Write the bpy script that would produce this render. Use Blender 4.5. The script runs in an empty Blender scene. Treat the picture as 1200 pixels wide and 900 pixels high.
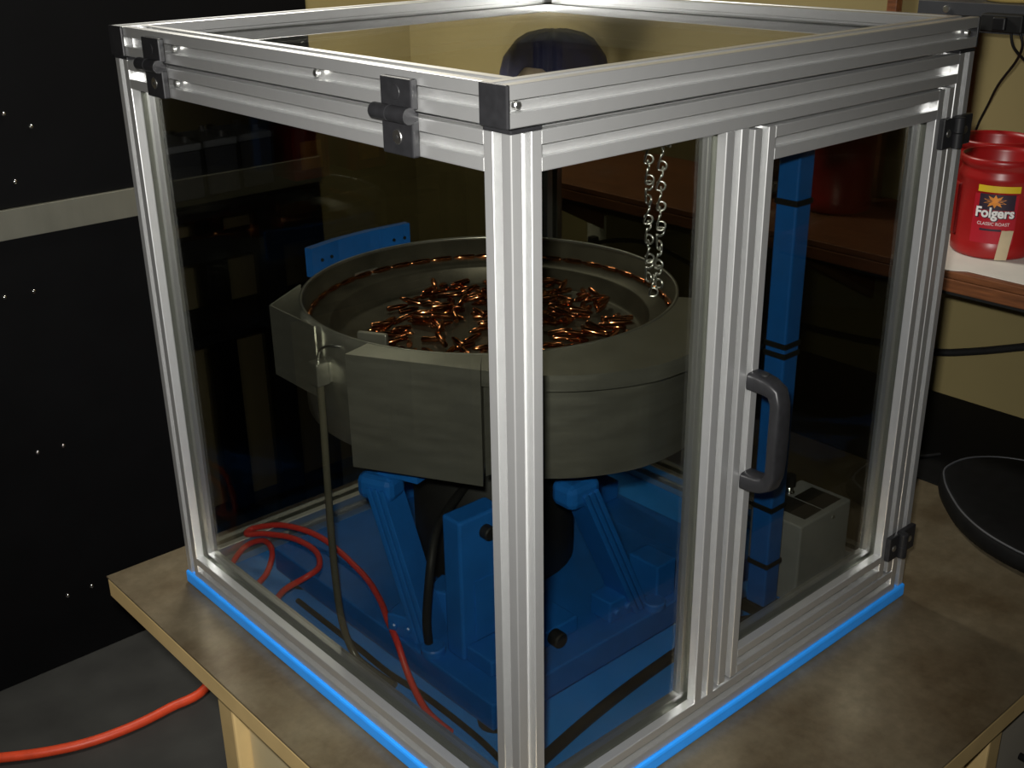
import bpy, bmesh, math, random
from mathutils import Vector, Matrix, Euler
random.seed(7)
S = bpy.context.scene
COL = S.collection
PI = math.pi

# ---------------------------------------------------------------- camera
cam_d = bpy.data.cameras.new('camera'); cam = bpy.data.objects.new('camera', cam_d); COL.objects.link(cam)
CP = Vector((-0.71305, -0.80559, 1.06101)); yaw, pit, rol, fpx = 0.848468, -0.397046, -0.015406, 1350.22
fw = Vector((math.cos(yaw)*math.cos(pit), math.sin(yaw)*math.cos(pit), math.sin(pit)))
rt = Vector((math.sin(yaw), -math.cos(yaw), 0)); up = rt.cross(fw)
r2 = rt*math.cos(rol)+up*math.sin(rol); u2 = -rt*math.sin(rol)+up*math.cos(rol)
cam.matrix_world = Matrix(((r2.x, u2.x, -fw.x, CP.x), (r2.y, u2.y, -fw.y, CP.y), (r2.z, u2.z, -fw.z, CP.z), (0, 0, 0, 1)))
cam_d.sensor_width = 36; cam_d.lens = fpx/1200*36; cam_d.clip_start = 0.02
S.camera = cam
# ---------------------------------------------------------------- world, lights, exposure
W = bpy.data.worlds.new('room_ambient'); S.world = W; W.use_nodes = True
W.node_tree.nodes['Background'].inputs[0].default_value = (0.80, 0.86, 1.0, 1); W.node_tree.nodes['Background'].inputs[1].default_value = 0.006
def area(name, loc, target, sx, sy, power, color=(1, 1, 1), spread=PI):
    d = bpy.data.lights.new(name, 'AREA'); d.shape = 'RECTANGLE'; d.size = sx; d.size_y = sy; d.energy = power; d.color = color; d.spread = spread
    o = bpy.data.objects.new(name, d); COL.objects.link(o); o.location = loc
    o.rotation_euler = (Vector(target)-Vector(loc)).to_track_quat('-Z', 'Y').to_euler(); return o
# the camera's own flash, just above and left of the lens
area('camera_flash', CP+u2*0.055-r2*0.03, CP+u2*0.055-r2*0.03+fw-r2*0.10, 0.045, 0.025, 15.0, (1.0, 0.98, 0.94), math.radians(83))
# shop fluorescents overhead
area('shop_fluorescent', (0.90, 1.85, 2.00), (0.90, 1.85, 0), 0.2, 1.0, 38.0, (1.0, 0.96, 0.86))
area('shop_fluorescent', (-1.3, -0.9, 2.35), (-1.1, -0.6, 0), 1.6, 0.2, 1.5, (0.96, 0.98, 1.0))
S.view_settings.view_transform = 'Standard'; S.view_settings.look = 'None'; S.view_settings.gamma = 1.0
S.view_settings.use_curve_mapping = False; S.view_settings.exposure = 0.0
S.cycles.transparent_max_bounces = 32; S.cycles.max_bounces = 10

# ---------------------------------------------------------------- materials
def nt(name):
    m = bpy.data.materials.new(name); m.use_nodes = True
    return m, m.node_tree, m.node_tree.nodes, m.node_tree.links
def mat(name, col, rough=0.5, metal=0.0, var=0.0, scale=30.0, bump=0.0, spec=0.5, stretch=(1, 1, 1), col2=None, rvar=0.0, detail=5, coat=0.0):
    m, t, N, L = nt(name); b = N['Principled BSDF']
    b.inputs['Roughness'].default_value = rough; b.inputs['Metallic'].default_value = metal
    b.inputs['Specular IOR Level'].default_value = spec; b.inputs['Coat Weight'].default_value = coat
    tc = N.new('ShaderNodeTexCoord'); mp = N.new('ShaderNodeMapping'); mp.inputs['Scale'].default_value = stretch
    L.new(tc.outputs['Object'], mp.inputs['Vector'])
    nz = N.new('ShaderNodeTexNoise'); nz.inputs['Scale'].default_value = scale; nz.inputs['Detail'].default_value = detail
    L.new(mp.outputs[0], nz.inputs['Vector'])
    rp = N.new('ShaderNodeValToRGB'); rp.color_ramp.elements[0].position = 0.3; rp.color_ramp.elements[1].position = 0.7
    c2 = col2 or tuple(min(1, c*(1+var)) for c in col); c1 = tuple(c*(1-var) for c in col) if col2 is None else col
    rp.color_ramp.elements[0].color = (*c1, 1); rp.color_ramp.elements[1].color = (*c2, 1)
    L.new(nz.outputs['Fac'], rp.inputs[0]); L.new(rp.outputs[0], b.inputs['Base Color'])
    if rvar:
        mr = N.new('ShaderNodeMapRange'); mr.inputs['To Min'].default_value = rough-rvar; mr.inputs['To Max'].default_value = rough+rvar
        L.new(nz.outputs['Fac'], mr.inputs['Value']); L.new(mr.outputs[0], b.inputs['Roughness'])
    if bump:
        bp = N.new('ShaderNodeBump'); bp.inputs['Strength'].default_value = bump; bp.inputs['Distance'].default_value = 0.002
        L.new(nz.outputs['Fac'], bp.inputs['Height']); L.new(bp.outputs[0], b.inputs['Normal'])
    return m
def glass_mat(name, tint, refl=1.0, ior=1.5):
    m, t, N, L = nt(name); N.remove(N['Principled BSDF']); out = N['Material Output']
    tr = N.new('ShaderNodeBsdfTransparent'); tr.inputs[0].default_value = (*tint, 1)
    gl = N.new('ShaderNodeBsdfGlossy'); gl.inputs['Roughness'].default_value = 0.0; gl.inputs['Color'].default_value = (refl, refl, refl, 1)
    ge = N.new('ShaderNodeNewGeometry'); mi = N.new('ShaderNodeMix'); mi.inputs[2].default_value = ior; mi.inputs[3].default_value = 1/ior
    L.new(ge.outputs['Backfacing'], mi.inputs[0]); fr = N.new('ShaderNodeFresnel'); L.new(mi.outputs[0], fr.inputs['IOR'])
    mx = N.new('ShaderNodeMixShader'); L.new(fr.outputs[0], mx.inputs[0]); L.new(tr.outputs[0], mx.inputs[1]); L.new(gl.outputs[0], mx.inputs[2])
    L.new(mx.outputs[0], out.inputs['Surface']); return m
M = {}
M['alu'] = mat('anodised_aluminium', (0.70, 0.705, 0.70), 0.35, 0.86, 0.015, 60, stretch=(1, 1, 1))
M['steel'] = mat('stainless_steel', (0.43, 0.425, 0.38), 0.35, 0.86, 0.10, 14, stretch=(1, 1, 6), rvar=0.06)
M['bowlshade'] = mat('shaded_bowl_steel', (0.105, 0.095, 0.070), 0.42, 0.6, 0.25, 18, rvar=0.08)  # darker copy of the bowl steel, interior shade put into the colour
M['zinc'] = mat('zinc_plate', (0.78, 0.78, 0.75), 0.30, 1.0, 0.08, 80)
M['chrome'] = mat('chrome', (0.85, 0.85, 0.85), 0.12, 1.0, 0.02, 20)
M['black'] = mat('black_plastic', (0.011, 0.011, 0.012), 0.40, 0, 0.15, 90, spec=0.25)
M['rubber'] = mat('black_rubber', (0.010, 0.010, 0.010), 0.6, 0, 0.2, 60, spec=0.3)
M['blue'] = mat('blue_machine_paint', (0.010, 0.125, 0.46), 0.38, 0, 0.10, 25, bump=0.05)
M['bluetrim'] = mat('bright_blue_edge', (0.02, 0.26, 0.80), 0.45, 0, 0.05, 25)
M['copper'] = mat('copper_jacket', (0.72, 0.28, 0.12), 0.13, 1.0, 0.12, 90)
M['glass'] = glass_mat('smoked_glass', (0.65, 0.655, 0.625))
M['lidglass'] = glass_mat('smoked_lid_glass', (0.65, 0.655, 0.625))
M['tan'] = mat('tan_paint', (0.50, 0.36, 0.16), 0.45, 0, 0.10, 12)
M['tanlight'] = mat('light_tan_paint', (0.52, 0.43, 0.25), 0.5, 0, 0.06, 8)
M['greypanel'] = mat('grey_panel_paint', (0.33, 0.30, 0.24), 0.5, 0, 0.06, 10)
M['wall'] = mat('tan_wall_paint', (0.225, 0.180, 0.072), 0.75, 0, 0.05, 4, bump=0.05)
M['cabinet'] = mat('black_cabinet_paint', (0.0025, 0.0025, 0.0028), 0.55, 0, 0.2, 6, spec=0.12)
M['band'] = mat('brushed_steel_band', (0.42, 0.41, 0.33), 0.34, 0.8, 0.12, 5, stretch=(3, 1, 1))
M['concrete'] = mat('concrete_floor', (0.032, 0.032, 0.029), 0.75, 0, 0.25, 9, bump=0.15, detail=9)
M['wood'] = mat('brown_shelf_wood', (0.16, 0.055, 0.018), 0.5, 0, 0.35, 10, stretch=(14, 1.2, 14))
M['paper'] = mat('white_paper', (0.72, 0.69, 0.62), 0.8, 0, 0.04, 20)
M['red'] = mat('red_plastic', (0.33, 0.010, 0.010), 0.35, 0, 0.08, 15)
M['orange'] = mat('orange_hose_rubber', (0.75, 0.07, 0.02), 0.45, 0, 0.10, 40)
M['redhose'] = mat('red_air_hose', (0.62, 0.04, 0.03), 0.4, 0, 0.08, 40)
M['greybox'] = mat('grey_box_paint', (0.27, 0.28, 0.28), 0.45, 0, 0.06, 40)
M['yellow'] = mat('yellow_sticker', (0.75, 0.53, 0.02), 0.5, 0, 0.03, 30)
M['shelfgrey'] = mat('dark_grey_shelf_paint', (0.045, 0.047, 0.052), 0.5, 0.0, 0.12, 20)
M['clear'] = mat('clear_grey_tube', (0.085, 0.080, 0.060), 0.25, 0, 0.1, 30)
M['white'] = mat('white_print', (0.85, 0.83, 0.80), 0.5, 0, 0.02, 20)
M['darkprint'] = mat('dark_print', (0.03, 0.015, 0.03), 0.5, 0, 0.1, 20)
M['labelred'] = mat('label_red_print', (0.45, 0.012, 0.025), 0.4, 0, 0.05, 30)
M['orangeprint'] = mat('orange_print', (0.85, 0.28, 0.03), 0.5, 0, 0.25, 60)
M['tape'] = mat('masking_tape', (0.58, 0.47, 0.30), 0.7, 0, 0.06, 40)
M['bucket'] = mat('tan_bucket_plastic', (0.62, 0.46, 0.15), 0.5, 0, 0.05, 10)
M['navy'] = mat('navy_cloth', (0.010, 0.012, 0.045), 0.8, 0, 0.25, 30, bump=0.3)
M['canvas'] = mat('pale_canvas', (0.60, 0.50, 0.34), 0.85, 0, 0.08, 40, bump=0.2)
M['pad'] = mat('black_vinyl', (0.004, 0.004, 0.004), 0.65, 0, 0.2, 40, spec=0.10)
M['gold'] = mat('amber_plastic', (0.50, 0.26, 0.04), 0.4, 0, 0.1, 30)
M['cream'] = mat('cream_outlet_plastic', (0.60, 0.57, 0.45), 0.4, 0, 0.03, 30)

def table_mat():
    m, t, N, L = nt('worn_steel_tabletop'); b = N['Principled BSDF']
    tc = N.new('ShaderNodeTexCoord')
    def noise(s, d, r=0.6):
        n = N.new('ShaderNodeTexNoise'); n.inputs['Scale'].default_value = s; n.inputs['Detail'].default_value = d; n.inputs['Roughness'].default_value = r
        L.new(tc.outputs['Object'], n.inputs['Vector']); return n
    a = noise(5, 6, 0.65); c = noise(38, 8, 0.7); d = noise(2.2, 3)
    rp = N.new('ShaderNodeValToRGB'); e = rp.color_ramp.elements
    e[0].position = 0.30; e[0].color = (0.115, 0.080, 0.042, 1); e[1].position = 0.70; e[1].color = (0.27, 0.225, 0.145, 1)
    L.new(a.outputs['Fac'], rp.inputs[0])
    rp2 = N.new('ShaderNodeValToRGB'); e = rp2.color_ramp.elements
    e[0].position = 0.35; e[0].color = (0.55, 0.55, 0.55, 1); e[1].position = 0.65; e[1].color = (1, 1, 1, 1)
    L.new(c.outputs['Fac'], rp2.inputs[0])
    mx = N.new('ShaderNodeMix'); mx.data_type = 'RGBA'; mx.blend_type = 'MULTIPLY'; mx.inputs[0].default_value = 0.45
    L.new(rp.outputs[0], mx.inputs[6]); L.new(rp2.outputs[0], mx.inputs[7]); L.new(mx.outputs[2], b.inputs['Base Color'])
    mr = N.new('ShaderNodeMapRange'); mr.inputs['To Min'].default_value = 0.20; mr.inputs['To Max'].default_value = 0.42
    L.new(d.outputs['Fac'], mr.inputs['Value']); L.new(mr.outputs[0], b.inputs['Roughness'])
    b.inputs['Metallic'].default_value = 0.55
    return m
M['table'] = table_mat()

# ---------------------------------------------------------------- mesh helpers
class MB:
    def __init__(s): s.v = []; s.f = []; s.sm = []
    def add(s, vs, fs, smooth=False, mtx=None):
        o = len(s.v)
        s.v += [tuple(mtx @ Vector(p)) if mtx else tuple(p) for p in vs]
        s.f += [tuple(i+o for i in f) for f in fs]; s.sm += [smooth]*len(fs); return s
    def box(s, x0, x1, y0, y1, z0, z1, c=0.0, mtx=None):
        if c <= 0:
            vs = [(x0, y0, z0), (x1, y0, z0), (x1, y1, z0), (x0, y1, z0), (x0, y0, z1), (x1, y0, z1), (x1, y1, z1), (x0, y1, z1)]
            return s.add(vs, [(0, 3, 2, 1), (4, 5, 6, 7), (0, 1, 5, 4), (1, 2, 6, 5), (2, 3, 7, 6), (3, 0, 4, 7)], False, mtx)
        bm = bmesh.new(); bmesh.ops.create_cube(bm, size=1.0)
        for v in bm.verts: v.co = Vector(((x0+x1)/2+v.co.x*(x1-x0), (y0+y1)/2+v.co.y*(y1-y0), (z0+z1)/2+v.co.z*(z1-z0)))
        bmesh.ops.bevel(bm, geom=list(bm.edges), offset=c, segments=2, affect='EDGES', profile=0.5)
        bm.verts.index_update(); s.add([v.co[:] for v in bm.verts], [[v.index for v in f.verts] for f in bm.faces], False, mtx); bm.free(); return s
    def prism(s, poly, z0, z1, mtx=None, smooth=False):
        n = len(poly); vs = [(x, y, z0) for x, y in poly]+[(x, y, z1) for x, y in poly]
        a = sum(poly[i][0]*poly[(i+1) % n][1]-poly[(i+1) % n][0]*poly[i][1] for i in range(n))
        fs = [(i, (i+1) % n, n+(i+1) % n, n+i) for i in range(n)]
        fs += [tuple(range(n-1, -1, -1)), tuple(range(n, 2*n))]
        if a < 0: fs = [f[::-1] for f in fs]
        s.add(vs, fs[:n], smooth, mtx); o = len(s.v)-2*n
        s.f += [tuple(i+o for i in f) for f in fs[n:]]; s.sm += [False, False]; return s
    def lathe(s, prof, n=24, mtx=None, smooth=True, closed=False):
        vs = []; fs = []; rings = []
        for r, z in prof:
            if r < 1e-6: rings.append([len(vs)]); vs.append((0, 0, z))
            else:
                rings.append(list(range(len(vs), len(vs)+n)))
                vs += [(r*math.cos(2*PI*k/n), r*math.sin(2*PI*k/n), z) for k in range(n)]
        pairs = list(zip(rings, rings[1:]))+([(rings[-1], rings[0])] if closed else [])
        for a, b in pairs:
            for k in range(n):
                k2 = (k+1) % n
                if len(a) == 1 and len(b) == 1: continue
                if len(a) == 1: fs.append((a[0], b[k2], b[k]))
                elif len(b) == 1: fs.append((a[k], a[k2], b[0]))
                else: fs.append((a[k], a[k2], b[k2], b[k]))
        return s.add(vs, fs, smooth, mtx)
    def cyl(s, p0, p1, r, n=16, r1=None, ch=0.0):
        p0 = Vector(p0); p1 = Vector(p1); d = p1-p0; L = d.length; r1 = r if r1 is None else r1
        m = Matrix.Translation(p0) @ d.to_track_quat('Z', 'Y').to_matrix().to_4x4()
        vs = [(r*math.cos(2*PI*k/n), r*math.sin(2*PI*k/n), 0) for k in range(n)]+[(r1*math.cos(2*PI*k/n), r1*math.sin(2*PI*k/n), L-ch) for k in range(n)]
        fs = [(k, (k+1) % n, n+(k+1) % n, n+k) for k in range(n)]; s.add(vs, fs, True, m)
        s.add(vs[:n], [tuple(range(n-1, -1, -1))], False, m)
        if ch > 0:
            r3 = max(r1-ch, r1*0.3)
            vs2 = vs[n:]+[(r3*math.cos(2*PI*k/n), r3*math.sin(2*PI*k/n), L) for k in range(n)]
            s.add(vs2, fs+[tuple(range(n, 2*n))], False, m)
        else: s.add(vs[n:], [tuple(range(n))], False, m)
        return s
    def tube(s, pts, r, n=10, sub=6, closed=False, flat=1.0):
        P = [Vector(p) for p in pts]
        if sub > 1 and len(P) > 2:
            Q = []; m = len(P); rng = range(m if closed else m-1)
            for i in rng:
                if closed: a, b, c, d = P[(i-1) % m], P[i], P[(i+1) % m], P[(i+2) % m]
                else: a, b, c, d = P[max(i-1, 0)], P[i], P[i+1], P[min(i+2, m-1)]
                for k in range(sub):
                    t = k/sub
                    Q.append(0.5*((2*b)+(c-a)*t+(2*a-5*b+4*c-d)*t*t+(3*b-a-3*c+d)*t**3))
            if not closed: Q.append(P[-1])
            P = Q
        nrm = None; vs = []; m = len(P)
        for i, p in enumerate(P):
            t = (P[(i+1) % m]-P[i-1]) if closed else (P[min(i+1, m-1)]-P[max(i-1, 0)])
            t.normalize()
            if nrm is None: nrm = t.orthogonal().normalized()
            nrm = (nrm-t*nrm.dot(t)).normalized(); bn = t.cross(nrm)
            vs += [tuple(p+(nrm*math.cos(2*PI*k/n)+bn*math.sin(2*PI*k/n)*flat)*r) for k in range(n)]
        fs = []
        for i in range(m if closed else m-1):
            j = (i+1) % m
            fs += [(i*n+k, i*n+(k+1) % n, j*n+(k+1) % n, j*n+k) for k in range(n)]
        s.add(vs, fs, True)
        if not closed: s.add(vs[:n], [tuple(range(n-1, -1, -1))]); s.add(vs[-n:], [tuple(range(n))])
        return s
    def mesh(s, name, m):
        me = bpy.data.meshes.new(name); me.from_pydata(s.v, [], s.f); me.materials.append(m)
        me.polygons.foreach_set('use_smooth', s.sm); me.update(); return me
    def build(s, name, m, parent=None, loc=None):
        o = bpy.data.objects.new(name, s.mesh(name, m if not isinstance(m, str) else M[m])); COL.objects.link(o)
        if loc: o.location = loc
        if parent: o.parent = parent; o.matrix_parent_inverse = Matrix.Identity(4); rel(o, parent)
        return o
def rel(o, parent):
    # geometry is written in world coordinates: cancel the parent's own offset
    off = Vector((0, 0, 0)); p = parent
    while p: off += p.location; p = p.parent
    o.location = o.location-off
def tag(o, label, cat, group=None, kind=None):
    if label: o['label'] = label
    if cat: o['category'] = cat
    if group: o['group'] = group
    if kind: o['kind'] = kind
    return o
def thing(name, label, cat, loc=(0, 0, 0), group=None):
    o = bpy.data.objects.new(name, None); COL.objects.link(o); o.location = loc; o.empty_display_size = 0.05
    return tag(o, label, cat, group)
def struct(o): o['kind'] = 'structure'; return o
def link_mesh(name, me, parent, loc=(0, 0, 0), rot=None):
    o = bpy.data.objects.new(name, me); COL.objects.link(o); o.location = loc
    if rot: o.rotation_euler = rot
    if parent: o.parent = parent; rel(o, parent)
    return o
def text_mesh(body, size, extrude=0.0, bold=0.0):
    c = bpy.data.curves.new('lettering', 'FONT'); c.body = body; c.size = size; c.extrude = extrude; c.offset = bold; c.align_x = 'CENTER'; c.align_y = 'CENTER'; c.resolution_u = 4
    o = bpy.data.objects.new('lettering', c); COL.objects.link(o)
    dg = bpy.context.evaluated_depsgraph_get(); me = bpy.data.meshes.new_from_object(o.evaluated_get(dg))
    bpy.data.objects.remove(o); vs = [v.co.copy() for v in me.vertices]; fs = [tuple(p.vertices) for p in me.polygons]; return vs, fs

# ================================================================ setting
FZ = -0.80; TZ = -0.024; WX = 1.697; WY = 2.42
struct(MB().box(-3.2, WX+0.1, -3.0, WY+0.1, FZ-0.05, FZ).build('floor', 'concrete'))
struct(MB().box(WX, WX+0.1, -3.0, WY+0.1, FZ, 2.5).build('wall_right', 'wall'))
struct(MB().box(-3.2, WX, WY, WY+0.1, FZ, 2.5).build('wall_back', 'wall'))
struct(MB().box(-3.3, -3.2, -3.0, WY+0.1, FZ, 2.5).build('wall_left', 'wall'))

# ================================================================ enclosure
E = 0.04; D = 0.86
enc = thing('machine_enclosure', 'aluminium-framed smoked-glass enclosure with hinged lid and door on the steel table', 'enclosure', (0.43, 0.43, TZ))
def profile():
    h = 0.02; c = 0.0012; s = 0.0062; dp = 0.0120; lc = 0.0007
    side = [(-h+c, h), (-s-lc, h), (-s, h-lc), (-s, h-dp), (s, h-dp), (s, h-lc), (s+lc, h), (h-c, h), (h-c*0.3, h-c*0.3)]
    pts = []
    for k in range(4):
        a = -k*PI/2; ca, sa = math.cos(a), math.sin(a)
        pts += [(x*ca-y*sa, x*sa+y*ca) for x, y in side]
    return pts[::-1]
PROF = profile(); cacheE = {}
def extr(name, axis, lo, hi, u, v, parent=enc):
    """aluminium slot profile along an axis from lo to hi, centred at (u, v) on the other two axes"""
    key = (name, axis, round(hi-lo, 4))
    if key not in cacheE:
        mtx = {'z': Matrix.Identity(4), 'x': Matrix(((0, 0, 1, 0), (1, 0, 0, 0), (0, 1, 0, 0), (0, 0, 0, 1))), 'y': Matrix(((0, 1, 0, 0), (0, 0, 1, 0), (1, 0, 0, 0), (0, 0, 0, 1)))}[axis]
        cacheE[key] = MB().prism(PROF, 0, hi-lo, mtx).mesh(name, M['alu'])
    loc = {'z': (u, v, lo), 'x': (lo, u, v), 'y': (u, lo, v)}[axis]
    return link_mesh(name, cacheE[key], parent, loc)
MB().box(-0.004, 0.864, -0.004, 0.864, TZ, -0.0005, 0.004).build('base_plate', 'bluetrim', enc)['label'] = 'bright blue base plate edge'
capm = None
for x in (0.02, 0.84):
    for y in (0.02, 0.84):
        p = extr('corner_post', 'z', 0.0, 0.86, x, y)
        MB().box(x-0.0203, x+0.0203, y-0.0203, y+0.0203, 0.8602, 0.8642, 0.0012).build('post_cap', 'black', p)
for y in (0.02, 0.84):
    for z in (0.02, 0.84): extr('frame_rail', 'x', 0.0402, 0.8198, y, z)
for x in (0.02, 0.84):
    for z in (0.02, 0.84): extr('frame_rail', 'y', 0.0402, 0.8198, x, z)
extr('mullion', 'z', 0.0402, 0.8198, 0.342, 0.02)
# fixed panes in the middle slots
def pane(name, x0, x1, y0, y1, z0, z1, m='glass', parent=enc): return MB().box(x0, x1, y0, y1, z0, z1).build(name, m, parent)
g = 0.0025; k = 0.008
pane('glass_pane', 0.02-g, 0.02+g, 0.04-k, 0.82+k, 0.04-k, 0.82+k)
pane('glass_pane', 0.84-g, 0.84+g, 0.04-k, 0.82+k, 0.04-k, 0.82+k)
pane('glass_pane', 0.04-k, 0.82+k, 0.84-g, 0.84+g, 0.04-k, 0.82+k)
pane('glass_pane', 0.04-k, 0.322+k, 0.02-g, 0.02+g, 0.04-k, 0.82+k)
# lid
LZ = 0.8855
for y in (0.02, 0.84):
    r = extr('lid_rail', 'x', 0.0, 0.86, y, LZ)
    for x0, x1 in ((-0.0045, -0.0003), (0.8603, 0.8645)):
        MB().box(x0, x1, y-0.0205, y+0.0205, LZ-0.0205, LZ+0.0205, 0.0016).build('end_cap', 'black', r)
for x in (0.02, 0.84): extr('lid_rail', 'y', 0.0402, 0.8198, x, LZ)
pane('lid_pane', 0.04-k, 0.82+k, 0.04-k, 0.82+k, LZ-g, LZ+g, 'lidglass')
# door
d_st = extr('door_stile', 'z', 0.0440, 0.8160, 0.393, 0.02)
d_sr = extr('door_stile', 'z', 0.0440, 0.8160, 0.798, 0.02)
for z in (0.064, 0.796): extr('door_rail', 'x', 0.4132, 0.7778, 0.02, z)
pane('door_pane', 0.413-k, 0.778+k, 0.02-g, 0.02+g, 0.084-k, 0.776+k)
# drop-in bolts in the slots
for (a, b, face) in ((0.335, LZ, 'L'), (0.0135, LZ, 'F'), (0.845, LZ, 'F'), (0.842, LZ, 'L'), (0.683, LZ, 'L'), (0.687, 0.84, 'L')):
    mb = MB()
    if face == 'L': mb.cyl((0.009, a, b), (0.0035, a, b), 0.0045, 12, ch=0.001)
    else: mb.cyl((a, 0.009, b), (a, 0.0035, b), 0.0045, 12, ch=0.001)
    mb.build('slot_bolt', 'zinc', enc)
# lid hinges on the left side
for y0, y1 in ((0.139, 0.192), (0.695, 0.746)):
    h = MB().box(-0.0095, -0.0003, y0, y1, 0.8675, 0.8985, 0.0018).build('lid_hinge', 'black', enc)
    MB().box(-0.0095, -0.0003, y0, y1, 0.8195, 0.8570, 0.0018).build('lower_leaf', 'black', h)
    ym = y0+(y1-y0)*0.62
    MB().cyl((-0.0125, y0, 0.8625), (-0.0125, ym-0.0005, 0.8625), 0.0085, 18, ch=0.0012).box(-0.0125, -0.0004, y0+0.0012, ym-0.0018, 0.856, 0.8650).build('knuckle', 'black', h)
    MB().cyl((-0.0125, ym+0.0005, 0.8625), (-0.0125, y1+0.009, 0.8625), 0.0085, 18, ch=0.0012).box(-0.0125, -0.0004, ym+0.0018, y1-0.001, 0.860, 0.869).build('knuckle', 'black', h)
    yc = (y0+y1)/2
    sc = MB().cyl((-0.0090, yc, 0.8385), (-0.0104, yc, 0.8385), 0.0078, 18, ch=0.0006).build('screw', 'zinc', h)
    MB().cyl((-0.0104, yc, 0.8385), (-0.0106, yc, 0.8385), 0.0022, 6).build('hex_socket', 'rubber', sc)
    MB().cyl((-0.0090, yc, 0.8840), (-0.0102, yc, 0.8840), 0.0078, 18, ch=0.0006).build('screw', 'black', h)
# door hinges
for z0, z1 in ((0.7345, 0.7765), (0.0740, 0.1160)):
    h = MB().box(0.786, 0.8135, -0.0095, -0.0003, z0, z1, 0.0018).build('door_hinge', 'black', enc)
    MB().box(0.8245, 0.862, -0.0095, -0.0003, z0, z1, 0.0018).build('post_leaf', 'black', h)
    zm = z0+(z1-z0)*0.5
    MB().cyl((0.819, -0.0125, z0), (0.819, -0.0125, zm-0.0004), 0.0080, 18, ch=0.001).box(0.8125, 0.819, -0.0125, -0.0004, z0+0.0012, zm-0.0018).build('knuckle', 'black', h)
    MB().cyl((0.819, -0.0125, zm+0.0004), (0.819, -0.0125, z1), 0.0080, 18, ch=0.001).box(0.819, 0.8255, -0.0125, -0.0004, zm+0.0018, z1-0.0012).build('knuckle', 'black', h)
    for x in (0.799, 0.845):
        MB().cyl((x, -0.0090, zm), (x, -0.0105, zm), 0.0055, 14, ch=0.0008).build('screw', 'zinc', h)
# pull handle on the door stile: a swept bridge with flared feet
def handle():
    path = [(0.0, 0.360, .0145, .012), (-0.012, 0.360, .0140, .012), (-0.027, 0.362, .0135, .011), (-0.038, 0.367, .0130, .010), (-0.043, 0.380, .013, .0085),
            (-0.044, 0.400, .0145, .008), (-0.044, 0.430, .015, .008)]
    path = path+[(y, 0.86-z, a, b) for y, z, a, b in path[-2::-1]]
    P = [Vector((0.402, y-0.0004, z)) for y, z, a, b in path]; vs = []; fs = []; ns = 16
    for i, p in enumerate(P):
        t = (P[min(i+1, len(P)-1)]-P[max(i-1, 0)]).normalized()
        if i == 0: t = Vector((0, -1, 0))
        if i == len(P)-1: t = Vector((0, 1, 0))
        b = Vector((1, 0, 0)); n = t.cross(b); a_, b_ = path[i][2], path[i][3]
        for q in range(ns):
            an = 2*PI*q/ns; cx = math.copysign(abs(math.cos(an))**0.45, math.cos(an)); cy = math.copysign(abs(math.sin(an))**0.45, math.sin(an))
            vs.append(tuple(p+b*cx*a_+n*cy*b_))
    for i in range(len(P)-1): fs += [(i*ns+q, i*ns+(q+1) % ns, (i+1)*ns+(q+1) % ns, (i+1)*ns+q) for q in range(ns)]
    mb = MB().add(vs, fs, True); mb.add(vs[:ns], [tuple(range(ns-1, -1, -1))]); mb.add(vs[-ns:], [tuple(range(ns))]); return mb
hd = handle().build('handle', 'black', d_st); hd['label'] = 'black plastic pull handle'
MB().cyl((0.402, -0.018, 0.5100), (0.402, -0.018, 0.5126), 0.005, 12).build('handle_screw', 'rubber', hd)

# ================================================================ steel table
tb = thing('work_table', 'tan steel work table with worn metal top under the enclosure', 'table', (0.8, 0.35, FZ))
tx0, tx1, ty0, ty1 = -0.100, 1.690, -0.262, 0.978
MB().box(tx0, tx1, ty0, ty1, TZ-0.004, TZ-0.0003, 0.0012).build('tabletop', 'table', tb)
MB().box(tx0+0.001, tx1-0.001, ty0+0.001, ty1-0.001, TZ-0.042, TZ-0.004, 0.003).build('top_edge', 'tan', tb)
for x in (tx0+0.035, tx1-0.085):
    for y in (ty0+0.03, ty1-0.36):
        MB().box(x, x+0.05, y, y+0.05, FZ+0.0005, TZ-0.055, 0.004).build('leg', 'tan', tb)
        MB().box(x+0.008, x+0.042, y+0.008, y+0.042, TZ-0.056, TZ-0.041).build('leg_bracket', 'tan', tb)
MB().box(tx0+0.060, tx0+0.072, ty0+0.08, ty1-0.362, FZ+0.06, TZ-0.065).build('side_panel', 'tanlight', tb)
MB().box(tx0+0.085, 0.700, ty0+0.042, ty0+0.055, FZ+0.06, TZ-0.042).build('front_panel', 'tanlight', tb)
MB().box(0.700, 0.740, ty0+0.012, ty0+0.055, FZ+0.06, TZ-0.042, 0.003).build('front_stile', 'tan', tb)
for z0, z1 in ((-0.30, -0.075), (-0.54, -0.31), (-0.78, -0.55)):
    dr = MB().box(0.742, 1.22, ty0+0.024, ty0+0.05, z0+0.02, z1+0.008, 0.003).build('drawer', 'greypanel', tb)
    zk = (z0+z1)/2-0.022
    for x in (0.855, 1.10):
        MB().lathe([(0.0, 0), (0.006, 0), (0.006, 0.012), (0.0145, 0.018), (0.0165, 0.026), (0.0135, 0.034), (0.006, 0.0385), (0, 0.039)], 18, Matrix.Translation((x, ty0+0.024, zk)) @ Matrix.Rotation(PI/2, 4, 'X')).build('knob', 'black', dr)
MB().box(1.222, 1.262, ty0+0.012, ty0+0.055, FZ+0.06, TZ-0.042, 0.003).build('front_stile', 'tan', tb)

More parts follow.
